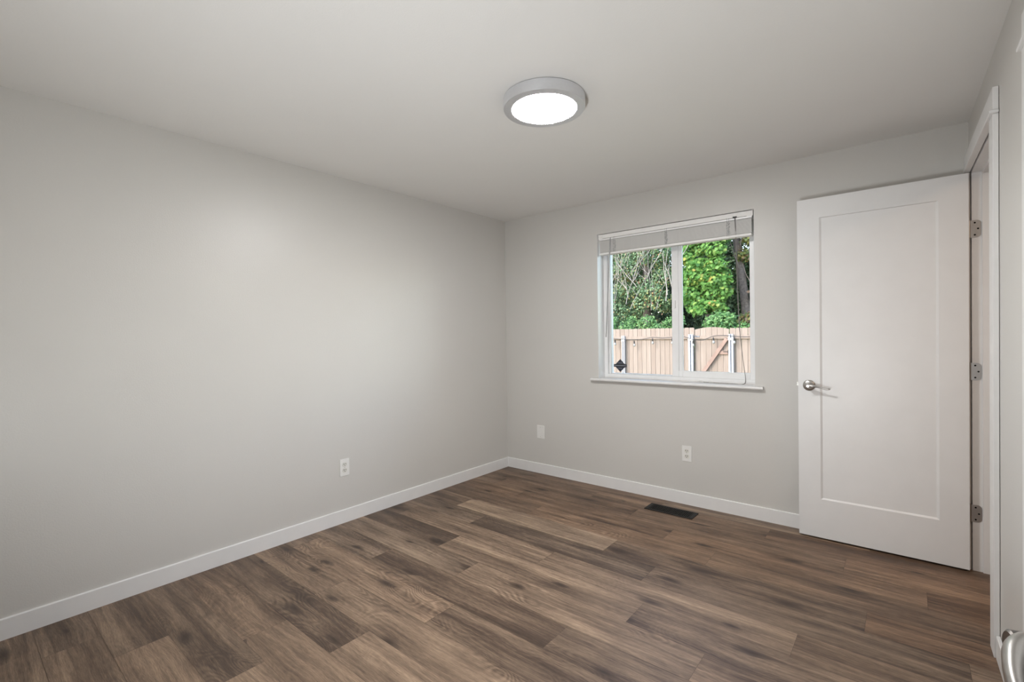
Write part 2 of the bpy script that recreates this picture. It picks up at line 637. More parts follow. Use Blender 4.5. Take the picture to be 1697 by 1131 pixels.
mb = MB()
mb.box(HX1, HX1 + 0.1, HY0, 0.0, -0.02, H)
tag(mb.build('wall_hall_right', M_WALL), 'far wall of the hall outside the open door', 'wall', kind='structure')
mb = MB()
mb.box(1.5, HX1 + 0.1, HY0 - 0.1, HY0, -0.02, H)
tag(mb.build('wall_hall_front', M_WALL), 'wall of the hall facing the entry doorway', 'wall', kind='structure')
mb = MB()
mb.box(1.5, 1.6, HY0, FY - 0.12, -0.02, H)
tag(mb.build('wall_hall_left', M_WALL), 'end wall of the hall behind the entry doorway', 'wall', kind='structure')

# ---- floor: individual planks with the joints where the photo has them --------------
PW = 0.18253
SEAM0 = -0.1262
PLEN = 1.2145
joints = {0: 0.35, 1: 2.277, 2: 1.470, 3: 0.583, 4: 0.887, 5: 1.588, 6: 0.688, 7: 1.377, 8: 0.784, 9: 1.118, 10: 0.603,
          11: 1.315, 12: 0.710, 13: 1.172, 14: 0.812, 15: 1.017, 16: 0.525, 17: 0.300, 18: 0.92, 19: 0.1}
# (tone, warmth, figure) of planks that stand out in the photo, keyed by row and index from the first joint; rows by the doorway also carry the hall's warm light
known = {(13, -1): (0.27, 0.2, 0.8), (10, 0): (0.22, 0.25, 0.2), (6, 0): (0.20, 0.0, 0.3), (8, -1): (0.22, 0.15, 0.2),
         (5, -1): (0.78, 0.1, 0.1), (5, 0): (0.34, 0.25, 0.2), (15, -1): (0.42, 0.15, 0.6), (15, 0): (0.66, 0.25, 0.2),
         (14, -1): (0.44, 0.35, 0.5), (14, 0): (0.60, 0.3, 0.2), (16, -1): (0.40, 0.15, 0.3), (16, 0): (0.64, 0.3, 0.3),
         (17, -1): (0.38, 0.1, 0.2), (17, 0): (0.46, 0.2, 0.4), (13, 0): (0.72, 0.25, 0.2), (12, 0): (0.60, 0.25, 0.9), (12, -1): (0.56, 0.3, 1.0),
         (11, 0): (0.40, 0.2, 0.5), (11, -1): (0.66, 0.35, 0.9), (10, -1): (0.50, 0.1, 0.5), (10, 1): (0.34, 0.15, 0.6),
         (9, 0): (0.62, 0.2, 1.0), (9, -1): (0.60, 0.05, 0.3), (9, 1): (0.50, 0.3, 0.3), (8, 0): (0.60, 0.2, 0.2), (8, 1): (0.42, 0.2, 0.2),
         (7, -1): (0.58, 0.2, 0.4), (7, 0): (0.62, 0.2, 0.2), (6, -1): (0.42, 0.0, 0.3), (6, 1): (0.36, 0.15, 0.2),
         (7, 1): (0.46, 0.3, 0.1), (4, -1): (0.34, 0.45, 0.1), (4, 0): (0.52, 0.7, 0.8), (4, 1): (0.50, 0.6, 0.2), (5, 1): (0.36, 0.9, 0.3),
         (3, -1): (0.46, 0.7, 0.1), (3, 0): (0.38, 0.7, 0.1), (3, 1): (0.58, 0.8, 0.1), (3, 2): (0.26, 0.95, 0.2),
         (2, 0): (0.52, 0.6, 0.2), (2, 1): (0.58, 0.8, 0.2), (1, -1): (0.44, 0.6, 0.2), (1, 0): (0.30, 0.8, 0.1), (2, -1): (0.42, 0.6, 0.1),
         (0, 0): (0.44, 0.6, 0.1), (1, -2): (0.42, 0.5, 0.1)}
rng = random.Random(11)
pv, pf, puv, ptone = [], [], [], []
FX0, FX1, FYA = 0.0, HX1, HY0
GAP = 0.0005
for row in range(-1, 27):
    ya = SEAM0 - PW * (row - 1)
    yb = ya - PW
    ya = min(ya, 0.0)
    yb = max(yb, FYA)
    if ya - yb < 0.004:
        continue
    j0 = joints.get(row, rng.uniform(0.0, PLEN))
    k0 = -math.ceil((j0 - FX0) / PLEN) - 1
    for k in range(k0, 6):
        xa, xb = j0 + PLEN * k, j0 + PLEN * (k + 1)
        off = (rng.uniform(0, 40), rng.uniform(0, 40))
        flip = rng.choice((-1, 1))
        tn = (rng.uniform(0.28, 0.66), rng.uniform(0.05, 0.35), rng.random() ** 2)
        tn = known.get((row, k), tn)
        x0, x1 = max(xa, FX0), min(xb, FX1)
        if x1 - x0 < 0.003:
            continue
        i = len(pv)
        q = [(x0 + GAP, yb + GAP), (x1 - GAP, yb + GAP), (x1 - GAP, ya - GAP), (x0 + GAP, ya - GAP)]
        pv += [(x, y, 0.0) for x, y in q]
        pf.append((i, i + 1, i + 2, i + 3))
        puv += [(off[0] + x, off[1] + y * flip) for x, y in q]
        ptone += [tn] * 4
i = len(pv)
pv += [(FX0 - 0.01, FYA, -0.0018), (FX1, FYA, -0.0018), (FX1, 0.01, -0.0018), (FX0 - 0.01, 0.01, -0.0018)]
pf.append((i, i + 1, i + 2, i + 3))
puv += [(0, 0)] * 4
ptone += [(0.0, 0.2, 0.0)] * 4
i = len(pv)
pv += [(-WT, FYA - 0.1, -0.06), (FX1 + 0.1, FYA - 0.1, -0.06), (FX1 + 0.1, WT, -0.06), (-WT, WT, -0.06)]
pf.append((i + 3, i + 2, i + 1, i))
puv += [(0, 0)] * 4
ptone += [(0.0, 0.2, 0.0)] * 4
me = bpy.data.meshes.new('floor')
me.from_pydata(pv, [], pf)
me.materials.append(M_FLOOR)
me.uv_layers.new(name='plank')
me.attributes.new('tone', 'FLOAT_COLOR', 'CORNER')
lv_ = np.zeros(len(me.loops), dtype=np.int32)
me.loops.foreach_get('vertex_index', lv_)
me.uv_layers['plank'].data.foreach_set('uv', np.array(puv, dtype=np.float32)[lv_].ravel())
tn4 = np.concatenate([np.array(ptone, dtype=np.float32), np.ones((len(ptone), 1), dtype=np.float32)], axis=1)
me.attributes['tone'].data.foreach_set('color', tn4[lv_].ravel())
fl = bpy.data.objects.new('floor', me)
COL.objects.link(fl)
tag(fl, 'brown wood plank floor running across the whole room', 'floor', kind='structure')


# ---- baseboards ----------------------------------------------------------------------
BT, BH = 0.011, 0.0891


def base_poly(s=1):
    return [(0.0, 0.0), (BT * s, 0.0), (BT * s, BH - 0.003), ((BT - 0.003) * s, BH), (0.0, BH)]


mb = MB()
mb.prism(base_poly(), 'y', FY, 0.0)
tag(mb.build('baseboard_left', M_TRIM), 'white baseboard along the foot of the left wall', 'baseboard', kind='structure')
mb = MB()
mb.prism([(-u, w) for u, w in base_poly()], 'x', BT, RX)
tag(mb.build('baseboard_back', M_TRIM), 'white baseboard along the foot of the window wall', 'baseboard', kind='structure')
mb = MB()
mb.prism([(-u, w) for u, w in base_poly()], 'y', -1.455, -0.937)
mb.prism([(-u, w) for u, w in base_poly()], 'y', FY, -2.408)
tag(mb.build('baseboard_right', M_TRIM, loc=(RX - 0.0015, 0, 0), rotz=RTH),
    'short white baseboard between the two door casings on the right wall', 'baseboard', kind='structure')
mb = MB()
mb.prism(base_poly(), 'x', BT, 2.19)
ob = mb.build('baseboard_front', M_TRIM, loc=(0, FY, 0))
tag(ob, 'white baseboard along the wall behind the viewer', 'baseboard', kind='structure')


# ---- door casings --------------------------------------------------------------------
def casing_set(name, ya, yb, label, loc, rotz, hinge_leaf_side=None, depth=RW, far_outer=None):
    """jamb, stop, side casings, fillet and head of one doorway; local frame as the right wall"""
    root = empty(name, loc, rotz)
    tag(root, label, 'door trim', kind='structure')
    CW, CT, RV = 0.0889, 0.018, 0.006
    j = MB()
    j.box(0.0035, depth + 0.001, yb, yb + JT - 0.001, 0.0, DH + JT - 0.001)
    j.build('jamb', M_TRIM, root)
    j = MB()
    j.box(0.0035, depth + 0.001, ya - JT + 0.001, ya, 0.0, DH + JT - 0.001)
    j.build('jamb', M_TRIM, root)
    j = MB()
    j.box(0.0035, depth + 0.001, ya, yb, DH, DH + JT - 0.001)
    j.build('head_jamb', M_TRIM, root)
    s = MB()
    s.box(0.042, 0.078, yb - 0.011, yb, 0.0, DH)
    s.box(0.042, 0.078, ya, ya + 0.011, 0.0, DH)
    s.box(0.042, 0.078, ya + 0.011, yb - 0.011, DH - 0.011, DH)
    s.build('door_stop', M_TRIM, root, bevel=0.001)
    fo = min(yb + RV + CW, far_outer if far_outer is not None else 9)
    s = MB()
    s.box(-CT, -0.0015, yb + RV, fo, 0, DH + 0.006)
    s.build('side_casing', M_TRIM, root, bevel=0.0012)
    s = MB()
    s.box(-CT, -0.0015, ya - RV - CW, ya - RV, 0, DH + 0.006)
    s.build('side_casing', M_TRIM, root, bevel=0.0012)
    s = MB()
    s.box(-CT - 0.010, -0.0015, ya - RV - CW - 0.012, min(fo + 0.012, far_outer if far_outer is not None else 9), DH + 0.006, DH + 0.018)
    s.build('fillet', M_TRIM, root, bevel=0.003)
    s = MB()
    s.box(-CT, -0.0015, ya - RV - CW, fo, DH + 0.018, DH + 0.018 + CW)
    s.build('head_casing', M_TRIM, root, bevel=0.0012)
    return root


T1 = casing_set('trim_1', D1A, D1B, 'white casing and jamb around the open doorway by the corner', (RX, 0, 0), RTH, far_outer=-0.002)
T2 = casing_set('trim_2', D2A, D2B, 'white casing at the right edge with only its head corner in view', (RX, 0, 0), RTH)


# ---- doors ---------------------------------------------------------------------------
DW, DHT, DT = 0.7577, 2.032, 0.035


def door_slab(root, z0=0.012, DW=DW):
    """one-panel door in local frame: x 0..DW, y 0 (front) .. DT (back)"""
    x0, x1, zb, zt = 0.1133, DW - 0.115, 0.243, 1.926
    s = MB()
    rec, bev = 0.007, 0.009
    Z0, Z1 = z0, z0 + DHT
    for y, ys in ((0.0, rec), (DT, DT - rec)):
        o = [(0, y, Z0), (DW, y, Z0), (DW, y, Z1), (0, y, Z1)]
        a = [(x0, y, zb), (x1, y, zb), (x1, y, zt), (x0, y, zt)]
        b = [(x0 + bev * 1.2, ys, zb + bev), (x1 - bev * 1.2, ys, zb + bev), (x1 - bev * 1.2, ys, zt - bev * 0.3), (x0 + bev * 1.2, ys, zt - bev * 0.3)]
        n = len(s.v)
        s.add(o + a + b, [(i, (i + 1) % 4, 4 + (i + 1) % 4, 4 + i) for i in range(4)] +
              [(4 + i, 4 + (i + 1) % 4, 8 + (i + 1) % 4, 8 + i) for i in range(4)])
        p = MB()
    for q in ([(0, 0, Z0), (DW, 0, Z0), (DW, DT, Z0), (0, DT, Z0)], [(0, 0, Z1), (DW, 0, Z1), (DW, DT, Z1), (0, DT, Z1)],
              [(0, 0, Z0), (0, DT, Z0), (0, DT, Z1), (0, 0, Z1)], [(DW, 0, Z0), (DW, DT, Z0), (DW, DT, Z1), (DW, 0, Z1)]):
        s.add(q, [(0, 1, 2, 3)])
    frame = weld(s.build('door_frame', M_DOOR, root))
    p = MB()
    p.box(x0 + bev * 1.2, x1 - bev * 1.2, rec, DT - rec, zb + bev, zt - bev * 0.3)
    p.build('door_panel', M_DOOR, root)
    return frame


def lever_set(root, x, z, y, sgn, reach, parent_name='door_handle'):
    """rosette + hub + wave lever standing off the face at y towards sgn*y; lever points along reach (+1/-1 in x)"""
    h = empty(parent_name, (x, y, z))
    h.parent = root
    r = MB()
    r.lathe([(0.0, 0.0), (0.0325, 0.0), (0.0325, 0.004), (0.029, 0.008), (0.021, 0.0105), (0.016, 0.012), (0.0, 0.012)][1:-1], 'y', 40, sign=sgn)
    r.build('rosette', M_NICKEL, h, smooth=True)
    lv = MB()
    pts, rad = [], []
    # neck out of the rosette, then a turn into the wavy lever
    path = [(0, 0.010, 0), (0, 0.026, 0), (0.001, 0.038, 0), (0.006, 0.047, 0.0), (0.016, 0.052, 0.001), (0.030, 0.052, 0.0015), (0.045, 0.050, -0.001),
            (0.060, 0.048, -0.006), (0.076, 0.047, -0.011), (0.092, 0.047, -0.0135), (0.106, 0.048, -0.013), (0.112, 0.048, -0.0125)]
    rads = [(0.0125, 0.0125), (0.0115, 0.0115), (0.0122, 0.0122), (0.0120, 0.0120), (0.0085, 0.0105), (0.0058, 0.0082), (0.0050, 0.0066),
            (0.0046, 0.0056), (0.0044, 0.0050), (0.0043, 0.0050), (0.0038, 0.0046), (0.0012, 0.0018)]
    lv.tube([(a * reach, b * sgn, c) for a, b, c in path], rads, 16)
    lv.build('lever', M_NICKEL, h, smooth=True)
    c = MB()
    c.lathe([(0.0105, 0.046), (0.0105, 0.055), (0.008, 0.058)], 'y', 24, sign=sgn)
    c.build('hub_cap', M_NICKEL, h, smooth=True)
    return h


def hinge_parts(root, zs, x, y):
    """butt hinges: jamb leaf facing -y with its knuckle at x; local coordinates of root"""
    for z in zs:
        hg = empty('hinge', (x, y, z))
        hg.parent = root
        lf = MB()
        w, hh, rr = 0.043, 0.0445, 0.016
        poly = [(0.0, -hh), (w - rr, -hh)] + [(w - rr + rr * math.sin(t), -hh + rr - rr * math.cos(t)) for t in (0.4, 0.8, 1.2, 1.57)] + \
               [(w - rr + rr * math.cos(t), hh - rr + rr * math.sin(t)) for t in (0.0, 0.4, 0.8, 1.2)] + [(w - rr, hh), (0.0, hh)]
        lf.prism(poly, 'y', -0.0022, 0.0)
        lf.build('leaf', M_HINGE, hg)
        kn = MB()
        for k in range(5):
            a = -hh + 2 * hh * k / 5 + 0.0008
            kn.tube([(-0.0015, -0.004, a), (-0.0015, -0.004, a + 2 * hh / 5 - 0.0016)], 0.0055, 14)
        kn.tube([(-0.0015, -0.004, -hh - 0.003), (-0.0015, -0.004, hh + 0.003)], 0.0042, 14)
        kn.build('knuckle', M_HINGE, hg, smooth=True)
        for sx, sz in ((0.020, 0.031), (0.032, 0.0), (0.020, -0.031)):
            sc = MB()
            sc.lathe([(0.0042, 0.0), (0.0042, 0.0006), (0.001, 0.0003)], 'y', 16, origin=(sx, -0.0022, sz), sign=-1)
            sc.build('screw', M_DARK, hg)


door1 = empty('door_1', (2.4317, -0.1142, 0.0))
tag(door1, 'white one-panel door standing open in front of the back wall', 'door', kind='structure')
door_slab(door1)
lever_set(door1, 0.0575, 0.924, 0.0, -1, 1)
lever_set(door1, 0.0575, 0.924, DT, 1, 1)
la = MB()
la.box(-0.0105, 0.0, 0.0105, 0.0245, 0.916, 0.940)
la.build('latch_bolt', M_SCREW, door1, bevel=0.002)
fp = MB()
fp.box(-0.0012, 0.001, 0.0055, 0.0295, 0.900, 0.956)
fp.build('latch_plate', M_NICKEL, door1)
# jamb leaves sit on the jamb face: x measured from the door's origin
hinge_parts(door1, (1.763, 1.031, 0.298), RX - 2.4317 - 0.004, D1B + 0.1142 + 0.0002)

# closed door in the second casing of the right wall
door2 = empty('door_2', (RX + 0.005, 0, 0))
door2.rotation_euler.z = RTH
tag(door2, 'white door closed in the casing at the right edge', 'door', kind='structure')
dr = empty('door_leaf', (0.006, D2B - 0.002, 0.0), -PI / 2)
dr.parent = door2
door_slab(dr)

# entry door, swung open along the right wall beside the viewer; only its lever reaches into view
EW = 0.813
door3 = empty('door_3', (3.0845, -3.549, 0.0))
door3.rotation_euler.z = PI / 2
tag(door3, 'entry door swung open at the right edge, its brushed nickel lever in view', 'door', kind='structure')
door_slab(door3, DW=EW)


def near_lever(root, x, z):
    """lever of the entry door, standing off +y of the door's frame (into the room)"""
    h = empty('door_handle', (x, 0.0, z))
    h.parent = root
    r = MB()
    r.lathe([(0.033, 0.0), (0.033, 0.005), (0.029, 0.010), (0.020, 0.012), (0.014, 0.013)], 'y', 48, sign=1)
    r.build('rosette', M_NICKEL, h, smooth=True)
    lv = MB()
    path = [(0.0, 0.010, 0), (0.0, 0.024, 0), (0.0005, 0.036, 0), (-0.001, 0.046, 0), (-0.006, 0.055, 0), (-0.016, 0.0630, -0.001), (-0.030, 0.067, -0.003),
            (-0.048, 0.0695, -0.006), (-0.068, 0.070, -0.009), (-0.088, 0.069, -0.010), (-0.106, 0.068, -0.009), (-0.112, 0.068, -0.009)]
    rads = [(0.0130, 0.0130), (0.0125, 0.0125), (0.0135, 0.0145), (0.0150, 0.0175), (0.0150, 0.0190), (0.0120, 0.0175), (0.0095, 0.0150),
            (0.0080, 0.0125), (0.0070, 0.0110), (0.0065, 0.0100), (0.0055, 0.0085), (0.0015, 0.002)]
    P = smooth_path([Vector(p) for p in path], 3)
    R = []
    for i in range(len(path) - 1):
        for k in range(3):
            t = k / 3
            R.append(tuple(rads[i][q] * (1 - t) + rads[i + 1][q] * t for q in (0, 1)))
    R.append(rads[-1])
    lv.tube(P, R, 28)
    lv.build('lever', M_NICKEL, h, smooth=True)
    c = MB()
    nrm = Vector((-0.30, 0.95, 0.0)).normalized()
    o = Vector((0.003, 0.0545, 0.0))
    c.tube([o, o + nrm * 0.0125, o + nrm * 0.0145], [(0.0135, 0.0145), (0.0135, 0.0145), (0.0115, 0.0125)], 32)
    c.build('hub_cap', M_HUB, h, smooth=True)
    return h


near_lever(door3, EW - 0.062, 0.9375)


# ----------------------------------------------------------------------------
# window
# ----------------------------------------------------------------------------
win = empty('window_1', (0, 0, 0))
tag(win, 'white vinyl sliding window in the back wall looking onto a fence', 'window', kind='structure')
FD = 0.107                 # depth of the frame's inner face
fr = MB()
fx0, fx1, fz0, fz1 = WX0 + 0.0005, WX1 - 0.0005, WZ0 + 0.0005, WZ1 - 0.0005
for a in ((fx0, fx0 + 0.030, fz0, fz1), (fx1 - 0.026, fx1, fz0, fz1), (fx0 + 0.030, fx1 - 0.026, fz0, fz0 + 0.030), (fx0 + 0.030, fx1 - 0.026, fz1 - 0.032, fz1)):
    fr.box(a[0], a[1], FD, WT + 0.012, a[2], a[3])
# stepped inner lip that holds the fixed lite and the outer track
ix0, ix1, iz0, iz1 = fx0 + 0.030, fx1 - 0.026, fz0 + 0.030, fz1 - 0.032
fr.box(ix0, ix0 + 0.016, FD + 0.022, WT + 0.008, iz0, iz1)
fr.box(ix0, ix1, FD + 0.030, WT + 0.008, iz0, iz0 + 0.006)
fr.box(ix0, ix1, FD + 0.030, WT + 0.008, iz1 - 0.012, iz1)
fr.box(ix1 - 0.004, ix1, FD + 0.030, WT + 0.008, iz0, iz1)
fr.build('window_frame', M_VINYL, win, bevel=0.0015)
# white-painted returns of the opening, the white also making up for weak daylight
lnr = MB()
lnr.box(WX0 + 0.0002, WX0 + 0.0012, 0.0002, FD + 0.001, WZ0 + 0.0002, WZ1 - 0.0002)
lnr.box(WX1 - 0.0012, WX1 - 0.0002, 0.0002, FD + 0.001, WZ0 + 0.0002, WZ1 - 0.0002)
lnr.box(WX0 + 0.0012, WX1 - 0.0012, 0.0002, FD + 0.001, WZ1 - 0.0012, WZ1 - 0.0002)
lnr.build('window_return', M_VINYL, win)
# fixed lite, left
gl = MB()
gl.box(ix0 + 0.012, 1.600, 0.146, 0.150, iz0 + 0.004, iz1 - 0.010)
gl.build('glass_pane', M_GLASS, win)
fm = MB()
fm.box(1.598, 1.632, 0.140, 0.160, iz0 + 0.006, iz1 - 0.012)
fm.build('fixed_stile', M_VINYL, win, bevel=0.0015)
# sliding sash, right
sx0, sx1, sz0, sz1 = 1.566, ix1 + 0.0, iz0 + 0.0005, iz1 - 0.0005
sash = MB()
ya, yb = 0.109, 0.136
sash.box(sx0, sx0 + 0.050, ya, yb, sz0, sz1)
sash.box(sx0 + 0.050, sx0 + 0.078, ya + 0.008, yb - 0.002, sz0 + 0.02, sz1)
sash.box(sx1 - 0.028, sx1, ya, yb, sz0, sz1)
sash.box(sx0 + 0.078, sx1 - 0.028, ya, yb, sz0, sz0 + 0.046)
sash.box(sx0 + 0.050, sx0 + 0.078, ya, yb, sz0, sz0 + 0.046)
sash.box(sx0 + 0.078, sx1 - 0.028, ya, yb, sz1 - 0.045, sz1)
sa = sash.build('sliding_sash', M_VINYL, win, bevel=0.0015)
gl = MB()
gl.box(sx0 + 0.072, sx1 - 0.022, 0.121, 0.125, sz0 + 0.040, sz1 - 0.04)
gl.build('glass_pane', M_GLASS, sa)
lk = MB()
lk.box(sx0 + 0.012, sx0 + 0.030, ya - 0.010, ya, 1.44, 1.50)
lk.build('sash_latch', M_VINYL, sa, bevel=0.002)
st = MB()
prof = [(FD, 0.869), (FD, 0.889), (-0.026, 0.889), (-0.031, 0.886), (-0.033, 0.879), (-0.031, 0.872), (-0.026, 0.869)]
st.prism([(y, z) for y, z in prof], 'x', WX0 + 0.0005, WX1 - 0.0005)
st.prism([(0.0, 0.869), (0.0, 0.889), (-0.026, 0.889), (-0.031, 0.886), (-0.033, 0.879), (-0.031, 0.872), (-0.026, 0.869)], 'x', 0.929, WX0 + 0.001)
st.prism([(0.0, 0.869), (0.0, 0.889), (-0.026, 0.889), (-0.031, 0.886), (-0.033, 0.879), (-0.031, 0.872), (-0.026, 0.869)], 'x', WX1 - 0.001, 2.218)
st.build('window_sill', M_TRIM, win)

# security decal on the fixed lite
dcl = empty('window_decal', (1.113, 0.1452, 0.988))
tag(dcl, 'small dark diamond-shaped decal with a band on the lower left window pane', 'decal')
k = MB()
k.prism([(0.0, -0.054), (0.054, 0.0), (0.0, 0.054), (-0.054, 0.0)], 'y', -0.0006, 0.0006)
k.build('diamond', M_DECAL, dcl)
k = MB()
k.box(-0.058, 0.058, -0.0012, 0.0, -0.012, 0.012)
k.build('band', M_BLACK, dcl)
k = MB()
rr = random.Random(5)
xx = -0.050
while xx < 0.048:
    wd = rr.uniform(0.004, 0.007)
    k.box(xx, xx + wd, -0.0016, -0.0012, -0.0045, 0.004)
    xx += wd + 0.002
for zz, hw in ((0.022, 0.020), (-0.022, 0.018)):
    xx = -hw
    while xx < hw - 0.003:
        wd = rr.uniform(0.003, 0.006)
        k.box(xx, xx + wd, -0.0010, -0.0006, zz - 0.003, zz + 0.003)
        xx += wd + 0.0018
k.build('print', M_DECAL_TXT, dcl)


# ----------------------------------------------------------------------------
# window blind, raised to a stack under its head rail
# ----------------------------------------------------------------------------
bl = empty('window_blind', (1.5785, 0.033, 2.0695))
tag(bl, 'white horizontal slat blind pulled up to the top of the window', 'blind')
BLX, BLZ = bl.location.x, bl.location.z
HW = 0.5785
hr = MB()
hr.box(-HW, HW, -0.022, -0.0205, -0.038, -0.005)
hr.box(-HW, HW, 0.0205, 0.022, -0.038, -0.005)
hr.box(-HW, HW, -0.022, 0.022, -0.038, -0.0365)
hr.build('head_rail', M_BLIND, bl, bevel=0.0006)
for s in (-1, 1):
    br = MB()
    br.box(s * HW - 0.0015, s * HW + 0.0015, -0.025, 0.025, -0.040, -0.001)
    br.box(min(s * HW, s * (HW - 0.038)), max(s * HW, s * (HW - 0.038)), -0.0255, -0.0225, -0.042, -0.006)
    br.build('mounting_bracket', M_BLIND, bl, bevel=0.0008)
SLW = 0.572
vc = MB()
vc.box(-HW + 0.004, HW - 0.004, -0.0245, 0.010, -0.0535, -0.0405)  # white strip added for the bright daylight in the gap under the head rail
vc.build('daylight_gap_strip', M_VINYL, bl, bevel=0.001)
s0 = None
NS = 21
for k in range(NS):
    z = -0.0600 - 0.0045 * k
    if s0 is None:
        m_ = MB()
        m_.prism([(-0.0255, -0.0010), (0.0, 0.0006), (0.0255, -0.0010), (0.0255, 0.0014), (0.0, 0.0030), (-0.0255, 0.0014)], 'x', -SLW, SLW)
        s0 = m_.build('slat', M_BLIND, bl)
        s0.location.z = z
        so = s0
    else:
        so = s0.copy()
        COL.objects.link(so)
        so.location.z = z
    so.location.x = random.Random(k).uniform(-0.0012, 0.0012)
br = MB()
br.box(-SLW, SLW, -0.0265, 0.0265, -0.1725, -0.1540)
br.build('bottom_rail', M_BLIND, bl, bevel=0.004)
for cx in (-0.437, -0.012, 0.424):
    lc = MB()
    for dx, y in ((-0.006, -0.0275), (0.006, -0.0275), (0.0, 0.0275)):
        lc.tube([(cx + dx, y, -0.036), (cx + dx, y, -0.160)], 0.0009, 6)
    # slack ladder string bunched against the stack
    rr = random.Random(int(cx * 1000) + 9)
    for q in range(16):
        z = -0.064 - q * 0.0054
        a = rr.uniform(-0.014, 0.004)
        w = rr.uniform(0.008, 0.018)
        lc.tube([(cx + a, -0.0262, z), (cx + a + w * 0.5, -0.0300, z - rr.uniform(0.003, 0.009)), (cx + a + w, -0.0262, z + 0.001)], 0.0008, 6)
    lc.build('ladder_cord', M_WAND, bl)
wd = MB()
wd.tube([(1.108 - BLX, -0.0290, -0.052), (1.070 - BLX, -0.047, 1.227 - BLZ)], 0.0042, 10)
wo = wd.build('tilt_wand', M_WAND, bl, smooth=True)
hk = MB()
hk.tube([(1.108 - BLX, -0.022, -0.040), (1.109 - BLX, -0.0285, -0.041), (1.1085 - BLX, -0.0290, -0.053)], 0.0018, 8)
hk.build('wand_hook', M_GALV_DK, wo)
cl = MB()
cl.box(2.046 - BLX - 0.012, 2.046 - BLX + 0.012, -0.031, -0.0215, -0.040, -0.031)
lo = cl.build('cord_lock', M_GALV_DK, bl, bevel=0.001)


for dx, xb in ((0.0, 0.0), (0.004, 0.012)):
    lc = MB()
    P = [(2.046 + dx, 0.004, 2.034), (2.050 + dx, 0.012, 1.88), (2.052 + dx * 1.2, 0.030, 1.55), (2.060 + dx * 1.6 - xb * 0.4, 0.050, 1.27),
         (2.078 + dx - xb * 0.3, 0.062, 1.05), (2.090 + dx - xb * 0.2, 0.068, 0.93), (2.075 + dx, 0.070, 0.8915), (2.00, 0.066 + dx, 0.8905), (1.92, 0.072, 0.8905),
         (1.875 - xb * 6, 0.075 + xb, 0.8905)]
    P = [(a - BLX, b - 0.033, c - BLZ) for a, b, c in P]
    lc.tube(smooth_path(P, 5), 0.0017, 8)
    co = lc.build('lift_cord', M_CORD, bl, smooth=True)
    ts = MB()
    x, y, z = P[-1]
    ts.tube([(x + 0.004, y, z + 0.004), (x - 0.008, y, z + 0.0045), (x - 0.030, y + 0.002, z + 0.0055), (x - 0.033, y + 0.002, z + 0.0055)], [0.0025, 0.0042, 0.0062, 0.0045], 12)
    ts.build('tassel', M_PLATE, co, smooth=True)


# ----------------------------------------------------------------------------
# ceiling light
# ----------------------------------------------------------------------------
lt = empty('ceiling_light', (1.664, -1.672, H))
tag(lt, 'round flush ceiling light with a pale metal rim, switched on', 'ceiling light')
r = MB()
n = 96
prof = [(0.180, -0.0005), (0.1865, -0.003), (0.1875, -0.046), (0.1855, -0.0500), (0.1500, -0.0515), (0.1475, -0.0490), (0.1475, -0.0400)]
r.lathe(prof, 'z', n)
r.f = r.f[:-1]
r.mi = r.mi[:-1]
r.build('rim', M_RIM, lt, smooth=True, fix=True)
r = MB()
r.lathe([(0.1472, -0.0405), (0.1472, -0.0480), (0.1450, -0.0505), (0.130, -0.0530), (0.09, -0.0548), (0.03, -0.0555)], 'z', n)
r.build('diffuser', M_LAMP, lt, smooth=True)


# ----------------------------------------------------------------------------
# outlets, blank plate, floor register
# ----------------------------------------------------------------------------
def rounded(w, h, r, n=5):
    pts = []
    for cx, cz, a0 in ((w - r, -h + r, -PI / 2), (w - r, h - r, 0), (-w + r, h - r, PI / 2), (-w + r, -h + r, PI)):
        for k in range(n + 1):
            a = a0 + PI / 2 * k / n
            pts.append((cx + r * math.cos(a), cz + r * math.sin(a)))
    return pts


def plate(root):
    p = MB()
    p.prism(rounded(0.0350, 0.0575, 0.004), 'y', -0.0055, 0.0)
    return p.build('cover_plate', M_PLATE, root, bevel=0.0022)


def outlet(loc, rotz, label):
    root = empty('electrical_outlet', loc, rotz)
    tag(root, label, 'outlet', 'wall outlets near the floor')
    plate(root)
    for zc in (0.0195, -0.0195):
        rc = MB()
        R, hh = 0.0172, 0.0142
        pts = []
        a1 = math.asin(hh / R)
        for k in range(9):
            a = -a1 + 2 * a1 * k / 8
            pts.append((R * math.cos(a), zc + R * math.sin(a)))
        for k in range(9):
            a = PI - a1 + 2 * a1 * k / 8
            pts.append((R * math.cos(a), zc + R * math.sin(a)))
        rc.prism(pts, 'y', -0.0072, -0.0050)
        ro = rc.build('receptacle', M_RECEPT, root, bevel=0.0006)
        for sx, sw, sh in ((-0.0064, 0.0017, 0.0049), (0.0064, 0.0017, 0.0041)):
            s_ = MB()
            s_.box(sx - sw, sx + sw, -0.00745, -0.0068, zc + 0.0035 - sh, zc + 0.0035 + sh)
            s_.build('slot', M_DARK, ro)
        s_ = MB()
        s_.lathe([(0.0026, 0.0068), (0.0026, 0.00745)], 'y', 16, origin=(0, 0, zc - 0.0075), sign=-1)
        s_.build('ground_hole', M_DARK, ro)
    sc = MB()
    sc.lathe([(0.0030, 0.0050), (0.0030, 0.0066), (0.0020, 0.0072)], 'y', 16, sign=-1)
    sc.build('screw', M_SCREW, root)
    return root


outlet((1.7085, 0.0, 0.3715), 0.0, 'white duplex outlet on the window wall above the floor register')
outlet((0.0, -1.7215, 0.373), PI / 2, 'white duplex outlet low on the long left wall')

